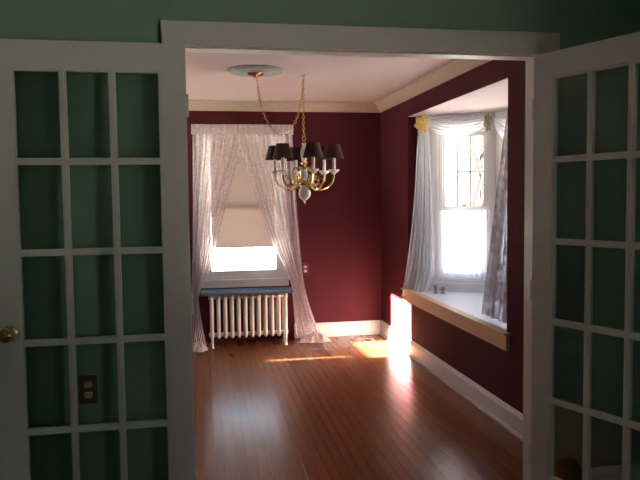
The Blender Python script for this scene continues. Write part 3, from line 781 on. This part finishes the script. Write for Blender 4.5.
# ------------------------------------------------------------------ outdoors
bm = bmesh.new(); box(bm, -60, -40, -1.0, 60, 80, -.8)
tag(link('ground', bm, 'ground'), 'pale bright ground outside the windows', 'ground', kind='structure')
def tree(x, y, h, seed, label):
    rnd = random.Random(seed); bm = bmesh.new()
    def grow(p, d, ln, r, lev):
        pts = [p]; q = p.copy(); dd = d.copy()
        for i in range(4):
            dd = (dd + Vector((rnd.uniform(-.15, .15), rnd.uniform(-.15, .15), rnd.uniform(-.02, .12)))).normalized()
            q = q + dd * ln / 4; pts.append(q.copy())
        tube(bm, pts, [r, r * .9, r * .8, r * .7, r * .6], 5 if lev else 8, False)
        if lev >= 5: return
        for k in range(3 if lev < 2 else rnd.choice((2, 3))):
            b = pts[rnd.choice((2, 3, 4))] if k else pts[4]
            nd = (dd + Vector((rnd.uniform(-.9, .9), rnd.uniform(-.9, .9), rnd.uniform(-.1, .6)))).normalized()
            grow(b, nd, ln * rnd.uniform(.62, .8), r * .58, lev + 1)
    grow(Vector((0, 0, 0)), Vector((0, 0, 1)), h * .3, h * .016, 0)
    o = link('tree', bm, 'bark', None, True, (x, y, -.8)); tag(o, label, 'tree', 'bare trees outdoors')
tree(5.3, 12.0, 6, 3, 'bare branching tree outside the bay window, nearer one')
tree(7.9, 18.5, 8, 5, 'bare branching tree farther behind the first outside the bay')
tree(3.8, 16, 7, 8, 'bare tree outdoors between the two windows')
hs = thing('house', 'red brick neighbouring house seen through the bay window', 'house', (15, 36, -.8))
bm = boxes((-5, -3.5, .001, 6, 4, 3.2)); link('wall', bm, 'brick', hs)
bm = bmesh.new()
a = [bm.verts.new(p) for p in ((-5.4, -3.9, 3.2), (6.4, -3.9, 3.2), (6.4, 4.4, 3.2), (-5.4, 4.4, 3.2), (-5.4, .25, 5.2), (6.4, .25, 5.2))]
for q in ((0, 1, 5, 4), (2, 3, 4, 5), (0, 4, 3), (1, 2, 5), (0, 3, 2, 1)): bm.faces.new([a[i] for i in q])
link('roof', bm, 'roof', hs)
for x in (-4.8, 1.4, 3.8):
    f_ = link('window', boxes((x, -3.56, 1.0, x + 1.1, -3.49, 2.5)), 'trim', hs)
    link('pane', boxes((x + .08, -3.58, 1.08, x + .51, -3.565, 2.42), (x + .59, -3.58, 1.08, x + 1.02, -3.565, 2.42)), 'slot', f_)

# ------------------------------------------------------------------ light
W = bpy.data.worlds.new('sky'); S.world = W; W.use_nodes = True
nt = W.node_tree; nt.nodes.clear()
out = nt.nodes.new('ShaderNodeOutputWorld'); bg = nt.nodes.new('ShaderNodeBackground')
tc = nt.nodes.new('ShaderNodeTexCoord'); sp = nt.nodes.new('ShaderNodeSeparateXYZ'); rp = nt.nodes.new('ShaderNodeValToRGB')
nt.links.new(tc.outputs['Generated'], sp.inputs[0]); nt.links.new(sp.outputs['Z'], rp.inputs[0])
rp.color_ramp.elements[0].position = 0; rp.color_ramp.elements[0].color = (.88, .93, 1, 1)
rp.color_ramp.elements[1].position = .8; rp.color_ramp.elements[1].color = (.5, .67, 1.0, 1)
nt.links.new(rp.outputs[0], bg.inputs[0]); bg.inputs[1].default_value = .55
nt.links.new(bg.outputs[0], out.inputs[0])

sd = Vector((1, 0, -.36))
sl = bpy.data.lights.new('sun', 'SUN'); sl.energy = 42; sl.angle = math.radians(.8); sl.color = (1, .89, .75)
so = bpy.data.objects.new('sun', sl); C.objects.link(so); so.rotation_euler = sd.to_track_quat('-Z', 'Y').to_euler()

def portal(loc, w_, h_, inward):
    l = bpy.data.lights.new('portal', 'AREA'); l.shape = 'RECTANGLE'; l.size = w_; l.size_y = h_
    l.cycles.is_portal = True
    o = bpy.data.objects.new('portal', l); C.objects.link(o); o.location = loc
    o.rotation_euler = Vector(inward).to_track_quat('-Z', 'Z').to_euler()
zc, hh = 1.33, 1.34
u = (H1[0] + H1[1]) / 2
portal((P1[0] + d1.x * u - n1.x * .13, P1[1] + d1.y * u - n1.y * .13, zc), .44, hh, (n1.x, n1.y, 0))
portal((P2[0] + .13, (P2[1] + P3[1]) / 2, zc), L2 - .44, hh, (-1, 0, 0))
portal((P1[0] + d1.x * u - n1.x * .13, (P2[1] + P3[1]) - (P1[1] + d1.y * u - n1.y * .13), zc), .44, hh, (n1.x, -n1.y, 0))
portal(((WBX0 + WBX1) / 2, YB + .18, (WBZ0 + WBZ1) / 2), WBX1 - WBX0, WBZ1 - WBZ0, (0, -1, 0))
portal((XL - .18, (SW0 + SW1) / 2, (SWZ0 + SWZ1) / 2), SW1 - SW0, SWZ1 - SWZ0, (1, 0, 0))
portal((LX1 + .18, (LW0 + LW1) / 2, (LWZ0 + LWZ1) / 2), LW1 - LW0, LWZ1 - LWZ0, (-1, 0, 0))

# ------------------------------------------------------------------ camera
F = 680.
yaw = math.atan(120 / F); r_ = .0118
hy = 198 - r_ * 120
pitch = math.atan((240 - hy) * math.cos(r_) / F)
Fv = Vector((math.sin(yaw) * math.cos(pitch), math.cos(yaw) * math.cos(pitch), -math.sin(pitch)))
Rt = Vector((math.cos(yaw), -math.sin(yaw), 0)); U = Rt.cross(Fv)
R2 = Rt * math.cos(r_) - U * math.sin(r_); U2 = Rt * math.sin(r_) + U * math.cos(r_)
cam = bpy.data.cameras.new('camera'); co = bpy.data.objects.new('camera', cam); C.objects.link(co)
mw = Matrix((R2, U2, -Fv)).transposed().to_4x4(); mw.translation = (0, 0, 1.43)
co.matrix_world = mw
cam.sensor_width = 36; cam.lens = F / 640 * 36; cam.clip_start = .02
S.camera = co

S.view_settings.view_transform = 'Standard'; S.view_settings.look = 'None'; S.view_settings.gamma = 1
S.view_settings.use_curve_mapping = False
S.view_settings.exposure = 2.8
S.cycles.use_denoising = True
S.cycles.transparent_max_bounces = 24
S.cycles.max_bounces = 14; S.cycles.diffuse_bounces = 8
S.cycles.sample_clamp_indirect = 12
